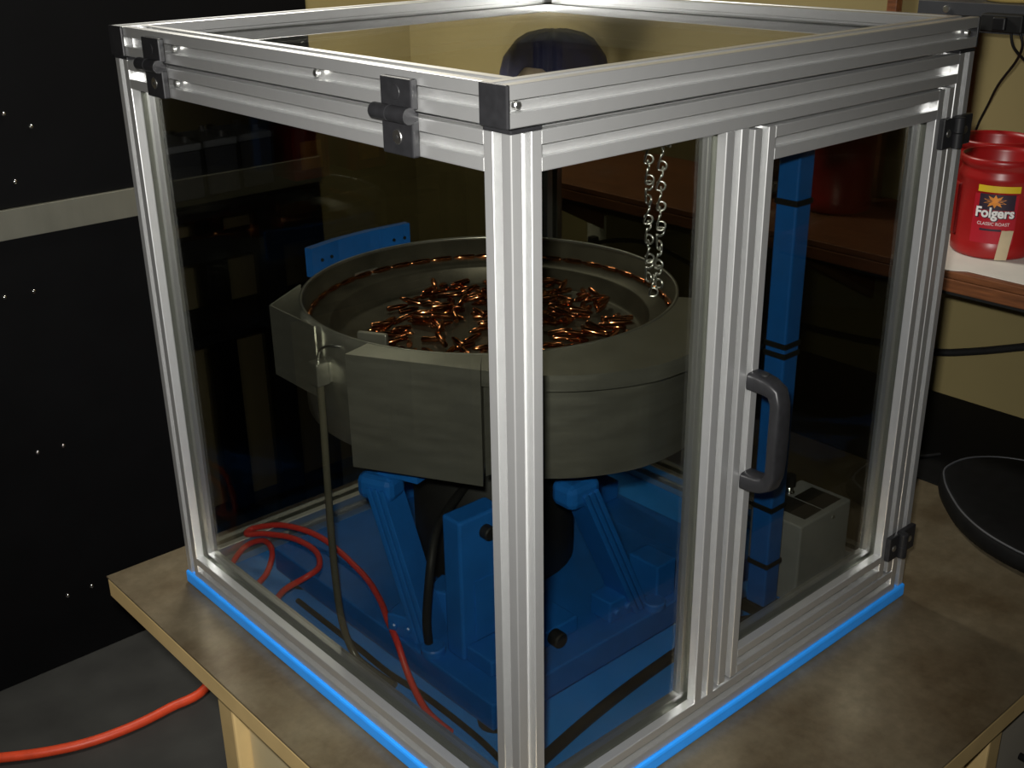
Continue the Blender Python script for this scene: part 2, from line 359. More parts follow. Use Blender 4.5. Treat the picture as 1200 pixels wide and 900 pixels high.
# ================================================================ vibratory feeder
fd = thing('bowl_feeder', 'blue vibratory bowl feeder with steel bowl inside the glass enclosure', 'feeder', (0.374, 0.44, 0.0))
CX, CY = 0.362, 0.463
bx0, bx1, by0, by1 = 0.094, 0.655, 0.160, 0.722
MB().box(bx0, bx1, by0, by1, 0.022, 0.066, 0.003).build('base_block', 'blue', fd)
for x in (bx0+0.035, bx1-0.035):
    for y in (by0+0.035, by1-0.035):
        MB().lathe([(0, 0.0003), (0.026, 0.0003), (0.026, 0.006), (0.020, 0.0105), (0.024, 0.0222), (0, 0.0222)], 18, Matrix.Translation((x, y, 0))).build('rubber_foot', 'rubber', fd)
# front upright bracket with bolts
u = MB().box(0.127, 0.205, 0.260, 0.298, 0.0662, 0.290, 0.004).build('upright_bracket', 'blue', fd)
MB().box(0.132, 0.300, 0.205, 0.2595, 0.0663, 0.092, 0.003).build('bracket_foot', 'blue', u)
MB().box(0.150, 0.200, 0.2575, 0.2599, 0.0925, 0.190, 0.0006).build('bracket_plate', 'blue', u)
def bolt(mb_parent, p0, p1, r, name='bolt', m='rubber'):
    b = MB().cyl(p0, p1, r, 14, ch=r*0.18)
    return b.build(name, m, mb_parent)
bolt(u, (0.172, 0.2600, 0.262), (0.172, 0.246, 0.262), 0.0105)
bolt(u, (0.178, 0.2050, 0.080), (0.178, 0.188, 0.080), 0.0125)
bolt(fd, (0.250, 0.2050, 0.080), (0.250, 0.187, 0.080), 0.0125)
# magnet drive housing and cross plate
MB().lathe([(0, 0.0663), (0.125, 0.0663), (0.130, 0.072), (0.130, 0.322), (0, 0.322)], 32, Matrix.Translation((CX, CY, 0))).build('drive_housing', 'rubber', fd)
cross = []
for q, base_a in enumerate((0, 90, 200, 270)):
    for (rr, da) in ((0.11, -45), (0.272, -7), (0.272, 7)):
        a = math.radians(base_a+da); cross.append((CX+rr*math.cos(a), CY+rr*math.sin(a)))
MB().prism(cross, 0.3225, 0.350).build('cross_plate', 'blue', fd)
# leaf-spring banks, one on each side, all leaning the same way round
def spring_bank(ang, inner=False, lean=1.0):
    Rm = Matrix.Translation((CX, CY, 0)) @ Matrix.Rotation(ang, 4, 'Z')
    # local: out along -Y at radius r0, tangential direction X; the leaves lean from -X at the top to +X at the bottom
    r0 = 0.262; xt, zt, xb, zb = -0.070*lean, 0.330, 0.045*lean, 0.085
    MB().box(xt-0.030, xt+0.028, -r0-0.020, -r0+0.024, 0.285, 0.3222, 0.010, Rm).build('spring_clamp', 'blue', fd)
    sl = math.atan2(xb-xt, zt-zb); L = math.hypot(xb-xt, zt-zb)
    for off in (-0.008, 0.002, 0.012):
        mm = Rm @ Matrix.Translation((xb+off*1.1, -r0, zb-0.02)) @ Matrix.Rotation(-sl, 4, 'Y')
        MB().box(-0.0038, 0.0038, -0.024, 0.024, 0.002, L*0.985, 0.001, mm).build('leaf_spring', 'blue', fd)
    MB().box(xb-0.062, xb-0.014, -r0-0.018, -r0+0.024, 0.0664, 0.102, 0.003, Rm).build('foot_clamp', 'blue', fd)
    if inner: MB().box(xb-0.020, xb+0.034, -r0+0.028, -r0+0.074, 0.0664, 0.128, 0.003, Rm).build('foot_block', 'blue', fd)
    elif ang == 0: MB().box(xb+0.032, xb+0.075, -r0-0.026, -r0+0.034, 0.0664, 0.128, 0.003, Rm).build('foot_block', 'blue', fd)
    if inner or ang == 0: MB().cyl(Rm @ Vector((xb+0.022, -r0-0.030, 0.0664)), Rm @ Vector((xb+0.022, -r0-0.030, 0.078)), 0.018, 18, ch=0.002).build('foot_pad', 'blue', fd)
    for x in (xb-0.050, xb-0.026):
        MB().cyl(Rm @ Vector((x, -r0-0.0182, 0.084)), Rm @ Vector((x, -r0-0.024, 0.084)), 0.0062, 10, ch=0.002).build('bolt', 'blue', fd)
spring_bank(0); spring_bank(-PI/2+math.radians(22), True, 0.6); spring_bank(PI/2); spring_bank(PI)
# bowl: one turned sheet-metal dish with a stepped inner track
RB = 0.284; ZB = 0.525; TRZ = 0.487; FLZ = 0.452
bowl = MB().lathe([(0, 0.3510), (0.262, 0.3510), (RB, 0.362), (RB, ZB), (RB-0.0045, ZB), (RB-0.0045, ZB-0.004), (RB-0.0022, ZB-0.006), (RB-0.0022, 0.40), (0.0, 0.40)], 96, Matrix.Translation((CX, CY, 0))).build('bowl', 'steel', fd)
MB().lathe([(RB-0.0026, ZB-0.0045), (RB-0.0045, ZB-0.0045), (RB-0.0045, TRZ), (0.243, TRZ-0.002), (0.240, TRZ-0.006), (0.236, FLZ+0.004), (0.228, FLZ), (0.10, FLZ+0.003), (0.0, FLZ+0.010)], 96, Matrix.Translation((CX, CY, 0))).build('bowl_inside', 'bowlshade', bowl)['label'] = 'inner track and floor of the bowl, with shade painted into the steel'
# front skirt: straight plate then a lip that widens as it runs round to the discharge side
outer = [(0.043, 0.378), (0.1335, 0.2145)]
lip = [(0.1400, 0.2030), (0.180, 0.146), (0.229, 0.106), (0.291, 0.078), (0.348, 0.071), (0.410, 0.078), (0.470, 0.104), (0.520, 0.142), (0.556, 0.190)]
def smooth2(P, k=5):
    P = [Vector((x, y, 0)) for x, y in P]; Q = []
    for i in range(len(P)-1):
        a, b, c, d = P[max(i-1, 0)], P[i], P[i+1], P[min(i+2, len(P)-1)]
        for q in range(k):
            t = q/k; v = 0.5*((2*b)+(c-a)*t+(2*a-5*b+4*c-d)*t*t+(3*b-a-3*c+d)*t**3); Q.append((v.x, v.y))
    return Q+[(P[-1].x, P[-1].y)]
lip = smooth2(lip)
def arc(a0, a1, r, n=14): return [(CX+r*math.cos(a0+(a1-a0)*i/n), CY+r*math.sin(a0+(a1-a0)*i/n)) for i in range(n+1)]
aA = math.atan2(outer[0][1]-CY, outer[0][0]-CX); aB = math.atan2(outer[1][1]-CY, outer[1][0]-CX); aE = math.atan2(lip[-1][1]-CY, lip[-1][0]-CX)
aA += 2*PI if aA < 0 else 0; aB += 2*PI if aB < 0 else 0; aE += 2*PI if aE < 0 else 0
MB().prism([outer[0], outer[1]]+arc(aB, aA, RB+0.0004, 8), 0.362, ZB-0.0004).build('front_plate', 'steel', bowl)
MB().prism([(0.1345, 0.2140)]+lip+arc(aE, aB, RB+0.0004, 20), ZB-0.022, ZB-0.0004).build('discharge_lip', 'steel', bowl)
inner = [(CX+(x-CX)*0.94, CY+(y-CY)*0.94) for x, y in lip]
MB().prism([(0.1420, 0.2190)]+inner+arc(aE, aB, RB+0.0006, 20), 0.372, ZB-0.0225).build('skirt', 'steel', bowl)
# overflow pocket on the left
def plate(a, b, z0, z1, t=0.0025):
    a = Vector((*a, 0)); b = Vector((*b, 0)); n = (b-a).cross(Vector((0, 0, 1))).normalized()*t
    return [(a.x, a.y), (b.x, b.y), (b.x+n.x, b.y+n.y), (a.x+n.x, a.y+n.y)]
pk = [(0.0725, 0.497), (0.0750, 0.6200), (0.160, 0.674)]
for a, b in zip(pk, pk[1:]): MB().prism(plate(a, b, 0, 0), 0.418, ZB-0.001).build('pocket_wall', 'steel', bowl)
MB().prism([pk[0], pk[1], pk[2], (0.175, 0.660), (0.092, 0.56)], 0.416, 0.4178).build('pocket_floor', 'steel', bowl)
# clip on the rim and the air fitting outside it
cl = MB().box(-0.022, 0.022, -0.004, 0.004, -0.012, 0.016, 0.0015, Matrix.Translation((0.1150, 0.418, ZB-0.016)) @ Matrix.Rotation(math.radians(-62), 4, 'Z')).build('rim_block', 'steel', bowl)
MB().box(-0.008, 0.010, -0.013, -0.0045, -0.008, 0.010, 0.001, Matrix.Translation((0.1150, 0.418, ZB-0.016)) @ Matrix.Rotation(math.radians(118), 4, 'Z')).build('clip', 'steel', cl)
MB().tube([(0.0775, 0.440, 0.5085), (0.070, 0.450, 0.5090), (0.0645, 0.468, 0.502), (0.0640, 0.478, 0.488), (0.0640, 0.479, 0.478)], 0.0022, 8).build('bent_tube', 'zinc', fd)
MB().box(0.0535, 0.0735, 0.4680, 0.4900, 0.446, 0.480, 0.002).build('air_fitting', 'steel', fd)
MB().box(0.0732, 0.0785, 0.4690, 0.4890, 0.448, 0.478, 0.001).build('fitting_bracket', 'steel', fd)
MB().tube([(0.064, 0.479, 0.4455), (0.063, 0.478, 0.38), (0.060, 0.476, 0.28), (0.057, 0.472, 0.16), (0.056, 0.462, 0.07), (0.059, 0.440, 0.020), (0.064, 0.405, 0.007), (0.068, 0.350, 0.0062)], 0.0055, 10).build('air_tube', 'clear', fd)
# blue guide bar behind the bowl
gb = [(0.236, 0.776), (0.300, 0.792), (0.370, 0.798), (0.452, 0.794), (0.452, 0.780), (0.370, 0.784), (0.302, 0.778), (0.240, 0.762)]
gbo = MB().prism(gb, 0.497, 0.546).build('guide_bar', 'blue', fd)
for x, y in ((0.262, 0.7672), (0.284, 0.7728), (0.418, 0.7812), (0.440, 0.7804)):
    MB().cyl((x, y+0.0014, 0.522), (x, y-0.0014, 0.522), 0.003, 8).build('hole_plug', 'rubber', gbo)
MB().box(0.300, 0.350, 0.736, 0.782, 0.480, 0.4968, 0.001).build('guide_bracket', 'steel', fd)

# ---------------------------------------------------------------- bullets
BR, BL = 0.0044, 0.037
bprof = [(0.0036, 0), (BR, 0.0030), (BR, 0.0235), (0.0038, 0.028), (0.0030, 0.032), (0.0018, 0.0355), (0.0009, 0.0368), (0, 0.037)]
_bm = Matrix.Rotation(PI/2, 4, 'Y') @ Matrix.Translation((0, 0, -BL/2))
bul_me = MB().lathe(bprof, 12, _bm).add([(0.0036*math.cos(2*PI*q/12), 0.0036*math.sin(2*PI*q/12), 0) for q in range(12)], [tuple(range(11, -1, -1))], False, _bm).mesh('copper_bullet', M['copper'])
bul_me.materials[0] = M['copper']
def bullet(loc, yaw_, tilt, label, group):
    o = bpy.data.objects.new('copper_bullet', bul_me); COL.objects.link(o)
    o.rotation_euler = (Euler((0, -tilt, 0)).to_matrix().to_4x4()).to_euler(); o.rotation_euler = (Matrix.Rotation(yaw_, 4, 'Z') @ Matrix.Rotation(-tilt, 4, 'Y')).to_euler()
    o.location = loc; return tag(o, label, 'bullet', group)
step = 0.003; HM = {}
def hget(x, y): return HM.get((round(x/step), round(y/step)), FLZ+0.003+0.007*max(0, 1-math.hypot(x-CX, y-CY)/0.1))
n = 0; tries = 0
while n < 190 and tries < 9000:
    tries += 1
    a = random.uniform(0, 2*PI); r = 0.205*math.sqrt(random.random()); x = CX+0.022+r*math.cos(a)*0.97; y = CY+r*math.sin(a)*0.95-0.004
    if random.random() < 0.55 and (x-CX)*0.75+(y-CY)*0.35 < 0.01: continue
    yw = random.gauss(2.4, 0.9) if random.random() < 0.6 else random.uniform(0, 2*PI)
    if random.random() < 0.5: yw += PI
    c, s = math.cos(yw), math.sin(yw)
    if math.hypot(x+c*0.018-CX, y+s*0.018-CY) > 0.224 or math.hypot(x-c*0.018-CX, y-s*0.018-CY) > 0.224: continue
    ts = [-0.016+0.002*i for i in range(17)]
    hs = [max(hget(x+c*t-s*w, y+s*t+c*w) for w in (-0.003, 0, 0.003)) for t in ts]
    # lowest line resting on the height field
    best = None
    for sl in [i*0.04 for i in range(-6, 7)]:
        z = max(h-sl*t for h, t in zip(hs, ts))
        e = z+abs(sl)*0.002
        if best is None or e < best[0]: best = (e, z, sl)
    _, z, sl = best
    if z > FLZ+0.024: continue
    for t in ts:
        for w in (-0.003, 0, 0.003):
            q = (round((x+c*t-s*w)/step), round((y+s*t+c*w)/step)); HM[q] = max(HM.get(q, 0), z+sl*t+2*BR*0.97)
    bullet((x, y, z+BR+0.0002), yw, math.atan(sl), 'copper jacketed bullet lying in the pile on the bowl floor', 'copper bullets piled in the feeder bowl'); n += 1
rT = RB-0.0045-BR-0.0008
a = math.radians(206)
while a > math.radians(-40):
    bullet((CX+rT*math.cos(a)*0.993, CY+rT*math.sin(a)*0.993, TRZ+BR+0.0004), a+PI/2, 0.0, 'copper jacketed bullet queued nose to tail on the rim track of the bowl', 'copper bullets on the bowl track')
    a -= (BL+random.choice((0.001, 0.002, 0.002, 0.004)))/rT

# ================================================================ other things inside the enclosure
# blue column with cable straps
bc = thing('blue_column', 'tall blue square column with black cable straps behind the door glass', 'column', (0.622, 0.112, 0.0))
cx, cy, hw = 0.622, 0.112, 0.0175
MB().box(cx-hw, cx+hw, cy-hw, cy+hw, 0.020, 0.800, 0.003).build('column_tube', 'blue', bc)
MB().box(cx-hw-0.006, cx+hw+0.006, cy-hw-0.006, cy+hw+0.006, 0.0004, 0.0205, 0.003).build('column_foot', 'rubber', bc)
for z in (0.090, 0.190, 0.443, 0.458, 0.668):
    MB().box(cx-hw-0.0016, cx+hw+0.0016, cy-hw-0.0016, cy+hw+0.0016, z, z+0.0085, 0.0008).build('strap', 'rubber', bc)
# grey controller box
kb = thing('controller_box', 'grey controller box with black faceplate and yellow warning sticker', 'controller', (0.745, 0.14, 0.0))
X0, X1, Y0, Y1, ZT = 0.668, 0.806, 0.080, 0.178, 0.147
kbody = MB().box(X0, X1, Y0, Y1, 0.004, ZT, 0.003).build('box_body', 'greybox', kb)
MB().box(X0+0.026, X0+0.072, Y0+0.012, Y1-0.012, ZT, ZT+0.0008).build('faceplate', 'rubber', kb)
MB().box(X0+0.076, X1-0.012, Y0+0.012, Y1-0.030, ZT, ZT+0.0008).build('faceplate', 'rubber', kb)
MB().lathe([(0, 0), (0.009, 0), (0.009, 0.004), (0.006, 0.005), (0.006, 0.011), (0.004, 0.014), (0, 0.014)], 16, Matrix.Translation((X0+0.082, Y1-0.016, ZT))).build('toggle_collar', 'chrome', kb)
MB().cyl((X0+0.082, Y1-0.016, ZT+0.0141), (X0+0.082, Y1-0.016, ZT+0.034), 0.0095, 16, ch=0.001).build('control_knob', 'rubber', kb)
MB().cyl((X0+0.088, Y0, ZT-0.014), (X0+0.088, Y0-0.0015, ZT-0.014), 0.003, 10).build('screw', 'zinc', kb)
stk = MB().box(X0-0.0008, X0, Y0+0.052, Y0+0.092, 0.052, 0.104).build('warning_border', 'rubber', kb)
MB().box(X0-0.0012, X0-0.0008, Y0+0.0545, Y0+0.0895, 0.0545, 0.1015).build('warning_sticker', 'yellow', kb)
vs, fs = text_mesh('CAUTION', 0.0085)
tm = Matrix(((0, 0, -1, X0-0.00125), (-1, 0, 0, Y0+0.072), (0, 1, 0, 0.093), (0, 0, 0, 1)))
MB().add([tm @ v for v in vs], fs).build('lettering', 'rubber', kb)
MB().box(X0-0.0013, X0-0.0012, Y0+0.058, Y0+0.086, 0.076, 0.0785).box(X0-0.0013, X0-0.0012, Y0+0.058, Y0+0.086, 0.068, 0.0705).build('lettering_lines', 'rubber', kb)
for x in (X0+0.012, X1-0.012):
    for y in (Y0+0.012, Y1-0.012): MB().cyl((x, y, 0.0002), (x, y, 0.0045), 0.006, 10).build('foot', 'rubber', kb)
# jack chain hanging behind the front top rail
ch = thing('jack_chain', 'doubled steel jack chain hanging behind the front glass', 'chain', (0.275, 0.062, 0.80))
def link(c, ang, tilt, L=0.0275):
    # figure-eight wire link: two loops at right angles
    pts = []; r = 0.0054
    mt = Matrix.Translation(c) @ Matrix.Rotation(ang, 4, 'Z') @ Matrix.Rotation(tilt, 4, 'X')
    for i in range(9):
        a = math.radians(-60+300*i/8); pts.append(Vector((r*math.sin(a), 0, L/2-r+r*math.cos(a))))
    low = []
    for i in range(9):
        a = math.radians(-240+300*i/8); low.append(Vector((0, r*math.sin(a), -L/2+r+r*math.cos(a))))
    return MB().tube([mt @ p for p in pts+low], 0.0013, 7, 2)
cxx, cyy = 0.2735, 0.062
for sgn, n_, z0 in ((-1, 7, 0.797), (1, 7, 0.789)):
    for i in range(n_):
        f = i/(n_-1); off = 0.0085*(1-f*0.25)
        link((cxx+sgn*off*0.75+0.004*f, cyy-sgn*off*0.55, z0-0.0235*i), random.uniform(-0.5, 0.5)+(0.8 if i % 2 else 0.2), 0.10*sgn*math.sin(i*1.7), 0.0275).build('chain_link', 'zinc', ch)
link((cxx+0.004, cyy, 0.637), 0.7, 0.0, 0.0265).build('chain_link', 'zinc', ch)
MB().tube([(cxx, 0.0402, 0.806), (cxx, 0.055, 0.808), (cxx+0.006, 0.066, 0.806), (cxx-0.002, 0.070, 0.800), (cxx-0.008, 0.060, 0.804)], 0.0018, 8).build('hook', 'zinc', ch)
# red air hose coiled on the floor of the enclosure
tag(MB().tube([(0.044, 0.800, 0.0060), (0.085, 0.812, 0.030), (0.109, 0.785, 0.046), (0.103, 0.745, 0.044), (0.080, 0.728, 0.020), (0.050, 0.718, 0.0065), (0.038, 0.680, 0.0065), (0.043, 0.645, 0.020), (0.0542, 0.6206, 0.050), (0.082, 0.597, 0.0725), (0.1126, 0.610, 0.0725), (0.134, 0.656, 0.0725), (0.128, 0.715, 0.0730), (0.104, 0.765, 0.070), (0.085, 0.795, 0.064), (0.105, 0.805, 0.064), (0.132, 0.745, 0.0835), (0.155, 0.665, 0.0835), (0.152, 0.550, 0.0722), (0.130, 0.470, 0.0718), (0.104, 0.410, 0.0718), (0.087, 0.365, 0.066), (0.077, 0.325, 0.030), (0.068, 0.275, 0.0058), (0.064, 0.215, 0.0058)], 0.0050, 10, 8).build('air_hose', 'redhose'),
    'red air hose looped on the floor inside the enclosure', 'hose')
MB().tube([(0.084, 0.640, 0.0052), (0.083, 0.540, 0.0052), (0.082, 0.460, 0.0052), (0.080, 0.380, 0.0052), (0.086, 0.300, 0.0052), (0.084, 0.180, 0.0052), (0.075, 0.110, 0.0052)], 0.0045, 8).build('power_cord', 'rubber', fd)
tag(MB().tube([(0.110, 0.085, 0.009), (0.200, 0.100, 0.009), (0.300, 0.112, 0.009), (0.420, 0.120, 0.009), (0.520, 0.122, 0.010), (0.570, 0.100, 0.010), (0.640, 0.066, 0.0088), (0.720, 0.060, 0.0088)], 0.0085, 10).build('power_cable', 'rubber'),
    'thick black cable lying along the front edge inside the enclosure', 'cable')
MB().tube([(0.110, 0.318, 0.0725), (0.105, 0.314, 0.120), (0.110, 0.312, 0.175), (0.122, 0.318, 0.215), (0.150, 0.340, 0.240), (0.200, 0.370, 0.248), (0.252, 0.398, 0.250)], 0.0065, 10).build('drive_cable', 'rubber', fd)

# ================================================================ black cabinet at the back left
cb = thing('black_cabinet', 'tall matte black cabinet with a brushed steel band behind the table', 'cabinet', (0.3, 2.1, FZ))
MB().box(-0.36, 0.98, 1.905, 2.40, FZ+0.0004, 0.356, 0.002).build('lower_panel', 'cabinet', cb)
MB().box(-0.36, 0.98, 1.905, 2.40, 0.426, 1.75, 0.002).build('upper_panel', 'cabinet', cb)
MB().box(-0.362, 0.982, 1.895, 2.399, 0.3565, 0.4255, 0.001).build('steel_band', 'band', cb)
rv = MB().lathe([(0.0058, 0), (0.0052, 0.0022), (0.0032, 0.0040), (0, 0.0048)], 12, Matrix.Rotation(PI/2, 4, 'X')).mesh('rivet', M['chrome'])
for x, z in ((.171, .637), (.169, .485), (.226, .602), (.166, .222), (.098, .223), (.111, -.6025), (.176, -.602), (.169, -.186), (.105, -.183)):
    link_mesh('rivet', rv, cb, (x, 1.9049, z))
# orange air hose on the floor
tag(MB().tube([(-0.62, 1.93, FZ+0.0125), (-0.40, 1.78, FZ+0.0125), (-0.192, 1.634, FZ+0.0125), (-0.093, 1.575, FZ+0.0125), (-0.003, 1.541, FZ+0.0125), (0.099, 1.527, FZ+0.0125), (0.191, 1.531, FZ+0.0125), (0.290, 1.540, FZ+0.0125), (0.44, 1.66, FZ+0.0125), (0.56, 1.60, FZ+0.0125), (0.62, 1.45, FZ+0.0125)], 0.012, 12).build('floor_hose', 'orange'),
    'orange hose lying across the concrete floor beside the table', 'hose')

# ================================================================ rack with battery boxes, seen mirrored in the left pane
rk = thing('storage_rack', 'dark steel rack carrying battery boxes, mirrored in the left glass', 'rack', (-0.85, 2.1, FZ))
MB().box(-1.55, -0.40, 1.98, 2.38, 0.29, 0.325, 0.003).build('rack_top', 'cabinet', rk)
for x in (-0.86, -0.44, -1.53):
    for y in (1.985, 2.33): MB().box(x, x+0.075, y, y+0.045, FZ+0.0004, 0.2898, 0.002).build('rack_leg', 'cabinet', rk)
MB().box(-1.455, -0.365, 2.032, 2.082, 0.16, 0.225).build('rack_beam', 'cabinet', rk)
MB().box(-1.55, -0.40, 2.085, 2.325, -0.10, -0.07).build('rack_shelf', 'cabinet', rk)
for i in range(4):
    x = -0.52-0.115*i; y = 2.06+0.012*i
    b = thing('battery', ['dark grey battery box nearest the end of the rack top', 'dark grey battery box second along the rack top', 'dark grey battery box third along the rack top', 'dark grey battery box farthest along the rack top'][i], 'battery', (x, y+0.08, 0.3252), 'battery boxes on the rack')
    MB().box(x-0.048, x+0.048, y, y+0.17, 0.3255, 0.455, 0.003).build('case', 'shelfgrey', b)
    MB().box(x-0.051, x+0.051, y-0.003, y+0.173, 0.4555, 0.475, 0.004).build('cover', 'greybox', b)
    for yy in (y+0.03, y+0.14): MB().cyl((x-0.02, yy, 0.4752), (x-0.02, yy, 0.490), 0.008, 10).build('terminal', 'zinc', b)
for i, (x, lab) in enumerate(((-1.02, 'red carton on the rack top nearer the batteries'), (-1.22, 'red carton on the rack top farther from the batteries'))):
    c = thing('red_carton', lab, 'carton', (x, 2.12, 0.3252), 'red cartons on the rack')
    MB().box(x-0.06, x+0.06, 2.06, 2.19, 0.3255, 0.475, 0.002).build('carton_body', 'red', c)
    MB().box(x-0.035, x+0.035, 2.0585, 2.0599, 0.355, 0.435).build('carton_print', 'orangeprint', c)

# ================================================================ right wall: shelves and what stands on them
SX = 1.27; SZ = 0.410
ws = thing('wooden_shelf', 'brown wooden shelf on the tan wall holding red coffee canisters', 'shelf', (1.48, 0.4, SZ-0.045))
MB().box(SX, WX-0.001, -0.55, 1.55, SZ-0.014, SZ, 0.002).build('shelf_board', 'wood', ws)
MB().box(SX, SX+0.02, -0.55, 1.55, SZ-0.040, SZ-0.0145, 0.002).build('front_edge', 'wood', ws)
MB().box(SX+0.004, SX+0.03, -0.55, 1.55, SZ-0.046, SZ-0.0405).build('edge_strip', 'rubber', ws)
for y in (-0.5, 0.6, 1.5): MB().prism([(SX+0.03, SZ-0.046), (WX-0.002, SZ-0.046), (WX-0.002, SZ-0.25)], y, y+0.02, Matrix(((1, 0, 0, 0), (0, 0, 1, 0), (0, 1, 0, 0), (0, 0, 0, 1)))).build('shelf_bracket', 'wood', ws)
pp = MB().prism([(SX+0.012, 0.330), (SX-0.0, 0.205), (SX+0.02, 0.175), (SX+0.01, -0.18), (SX+0.33, -0.20), (SX+0.35, 0.33)], SZ+0.0003, SZ+0.0016).build('paper_sheet', 'paper')
tag(pp, 'white paper sheet lying on the wooden shelf under the canisters', 'paper')

def canister(name, label, c, front, group='red coffee canisters', detail=True):
    r = 0.0775; h = 0.190
    t = thing(name, label, 'canister', (c[0], c[1], SZ+0.0018), group)
    z0 = SZ+0.0018; base = Matrix.Translation((c[0], c[1], z0))
    prof = [(0, 0), (r-0.006, 0), (r-0.001, 0.004), (r, 0.010), (r, 0.030), (r-0.002, 0.033), (r-0.002, h-0.046), (r, h-0.042), (r, h-0.034), (r-0.004, h-0.026), (r-0.004, h-0.018), (r+0.001, h-0.014), (r+0.001, h-0.004), (r-0.001, h), (r-0.004, h), (r-0.006, h-0.01), (r-0.008, 0.02), (0, 0.012)]
    MB().lathe(prof, 48, base).build('canister_body', 'red', t)
    if not detail: return t
    def wrap(vs, off, za, lift):
        out = []
        for v in vs:
            a = front+(v.x+off)/r; R_ = r-0.002+lift+v.z
            out.append((c[0]+R_*math.cos(a), c[1]+R_*math.sin(a), z0+za+v.y))
        return out
    def patch(name, w, hgt, off, za, lift, m, shear=0.0, jag=0.0, n=16):
        vs = []; fs = []
        for i in range(n+1):
            x = -w/2+w*i/n; j = random.uniform(-jag, jag)
            vs += [Vector((x+shear, hgt/2+j, 0)), Vector((x, -hgt/2+j, 0)), Vector((x+shear, hgt/2+j, 0.0004)), Vector((x, -hgt/2+j, 0.0004))]
        for i in range(n):
            a, b = i*4, i*4+4
            fs += [(a+2, a+3, b+3, b+2), (a, b, b+1, a+1), (a, a+2, b+2, b), (a+1, b+1, b+3, a+3)]
        fs += [(0, 1, 3, 2), (n*4, n*4+2, n*4+3, n*4+1)]
        MB().add(wrap(vs, off, za, lift), fs).build(name, m, t)
    patch('label_panel', 0.082, 0.098, 0.0, 0.077, 0.0003, 'labelred')
    patch('yellow_banner', 0.079, 0.0125, 0.003, 0.1365, 0.0004, 'yellow')
    patch('picture_print', 0.066, 0.030, 0.002, 0.112, 0.0009, 'darkprint')
    vs = []; fs = []; nn = 20
    for i in range(nn):
        a = 2*PI*i/nn; rr = 0.017 if i % 2 else 0.009
        vs.append(Vector((rr*1.3*math.cos(a), rr*0.75*math.sin(a), 0)))
    vs.append(Vector((0, 0, 0.0002))); fs = [(i, (i+1) % nn, nn) for i in range(nn)]
    MB().add(wrap(vs, -0.002, 0.1135, 0.0016), fs).build('sunburst_print', 'orangeprint', t)
    def letters(body, size, off, za, lift, m, bold=0.0, sx=1.0, name='lettering'):
        v2, f2 = text_mesh(body, size, 0, bold)
        MB().add(wrap([Vector((v.x*sx, v.y, 0)) for v in v2], off, za, lift), f2).build(name, m, t)
    letters('Folgers', 0.0262, 0.0012, 0.0905, 0.0019, 'darkprint', 0.0020, 0.93)
    letters('Folgers', 0.0262, 0.0, 0.0912, 0.0024, 'white', 0.0009, 0.93)
    letters('CLASSIC ROAST', 0.0088, 0.0, 0.0700, 0.0012, 'white', 0.0, 0.95)
    patch('small_print', 0.040, 0.004, -0.004, 0.0585, 0.0009, 'darkprint', 0.0, 0.0)
    patch('tape_strip', 0.022, 0.058, 0.022, 0.030, 0.0022, 'tape', 0.006, 0.0005, 6)
    for sgn in (-1, 1):
        MB().box(-0.006, 0.004, -0.012, 0.012, -0.05, 0.05, 0.003, Matrix.Translation((c[0]+(r-0.001)*math.cos(front+sgn*1.25), c[1]+(r-0.001)*math.sin(front+sgn*1.25), z0+0.085)) @ Matrix.Rotation(front+sgn*1.25, 4, 'Z')).build('grip_rib', 'red', t)
    return t
c1 = (1.452, 0.215)
fr = math.atan2(CP.y-c1[1], CP.x-c1[0])-0.03
canister('coffee_canister', 'open red coffee canister with a white name label and a tape strip', c1, fr)
canister('coffee_canister', 'open red coffee canister standing behind the labelled one', (1.600, 0.305), fr+PI*0.6, detail=False)
canister('coffee_canister', 'red canister alone on the shelf behind the door glass', (1.530, 0.625), fr+0.9, detail=False)
tag(MB().box(1.48, 1.66, 0.80, 0.96, SZ+0.0004, SZ+0.26, 0.004).build('grey_carton', 'greybox'), 'grey carton standing on the wooden shelf behind the door glass', 'carton')
jb = thing('yellow_bottle', 'yellow bottle with a dark cap on the wooden shelf', 'bottle', (1.58, 0.735, SZ))
MB().lathe([(0, 0.0005), (0.03, 0.0005), (0.034, 0.006), (0.034, 0.13), (0.026, 0.155), (0.013, 0.168), (0.013, 0.18), (0, 0.18)], 20, Matrix.Translation((1.58, 0.735, SZ))).build('bottle_body', 'yellow', jb)
MB().cyl((1.58, 0.735, SZ+0.1805), (1.58, 0.735, SZ+0.205), 0.015, 14).build('bottle_cap', 'rubber', jb)

# upper grey shelf
us = thing('steel_shelf', 'dark grey steel shelf high on the tan wall', 'shelf', (1.55, 0.4, 0.82))
UX = 1.42
MB().box(UX, WX-0.001, -0.60, 0.412, 0.868, 0.874).build('shelf_deck', 'shelfgrey', us)
MB().box(UX-0.004, UX, -0.60, 0.412, 0.8225, 0.8745, 0.001).build('shelf_lip', 'shelfgrey', us)
MB().cyl((UX-0.004, 0.352, 0.8610), (UX-0.0085, 0.352, 0.8610), 0.0065, 14, ch=0.001).build('lip_bolt', 'zinc', us)
ps = thing('power_strip', 'black power strip fixed to the lip of the grey shelf', 'power strip', (UX-0.02, 0.22, 0.835))
MB().box(UX-0.034, UX-0.0045, 0.188, 0.268, 0.8285, 0.8600, 0.003).build('strip_body', 'rubber', ps)
MB().box(UX-0.044, UX-0.0345, 0.215, 0.240, 0.832, 0.856, 0.003).build('plug', 'black', ps)
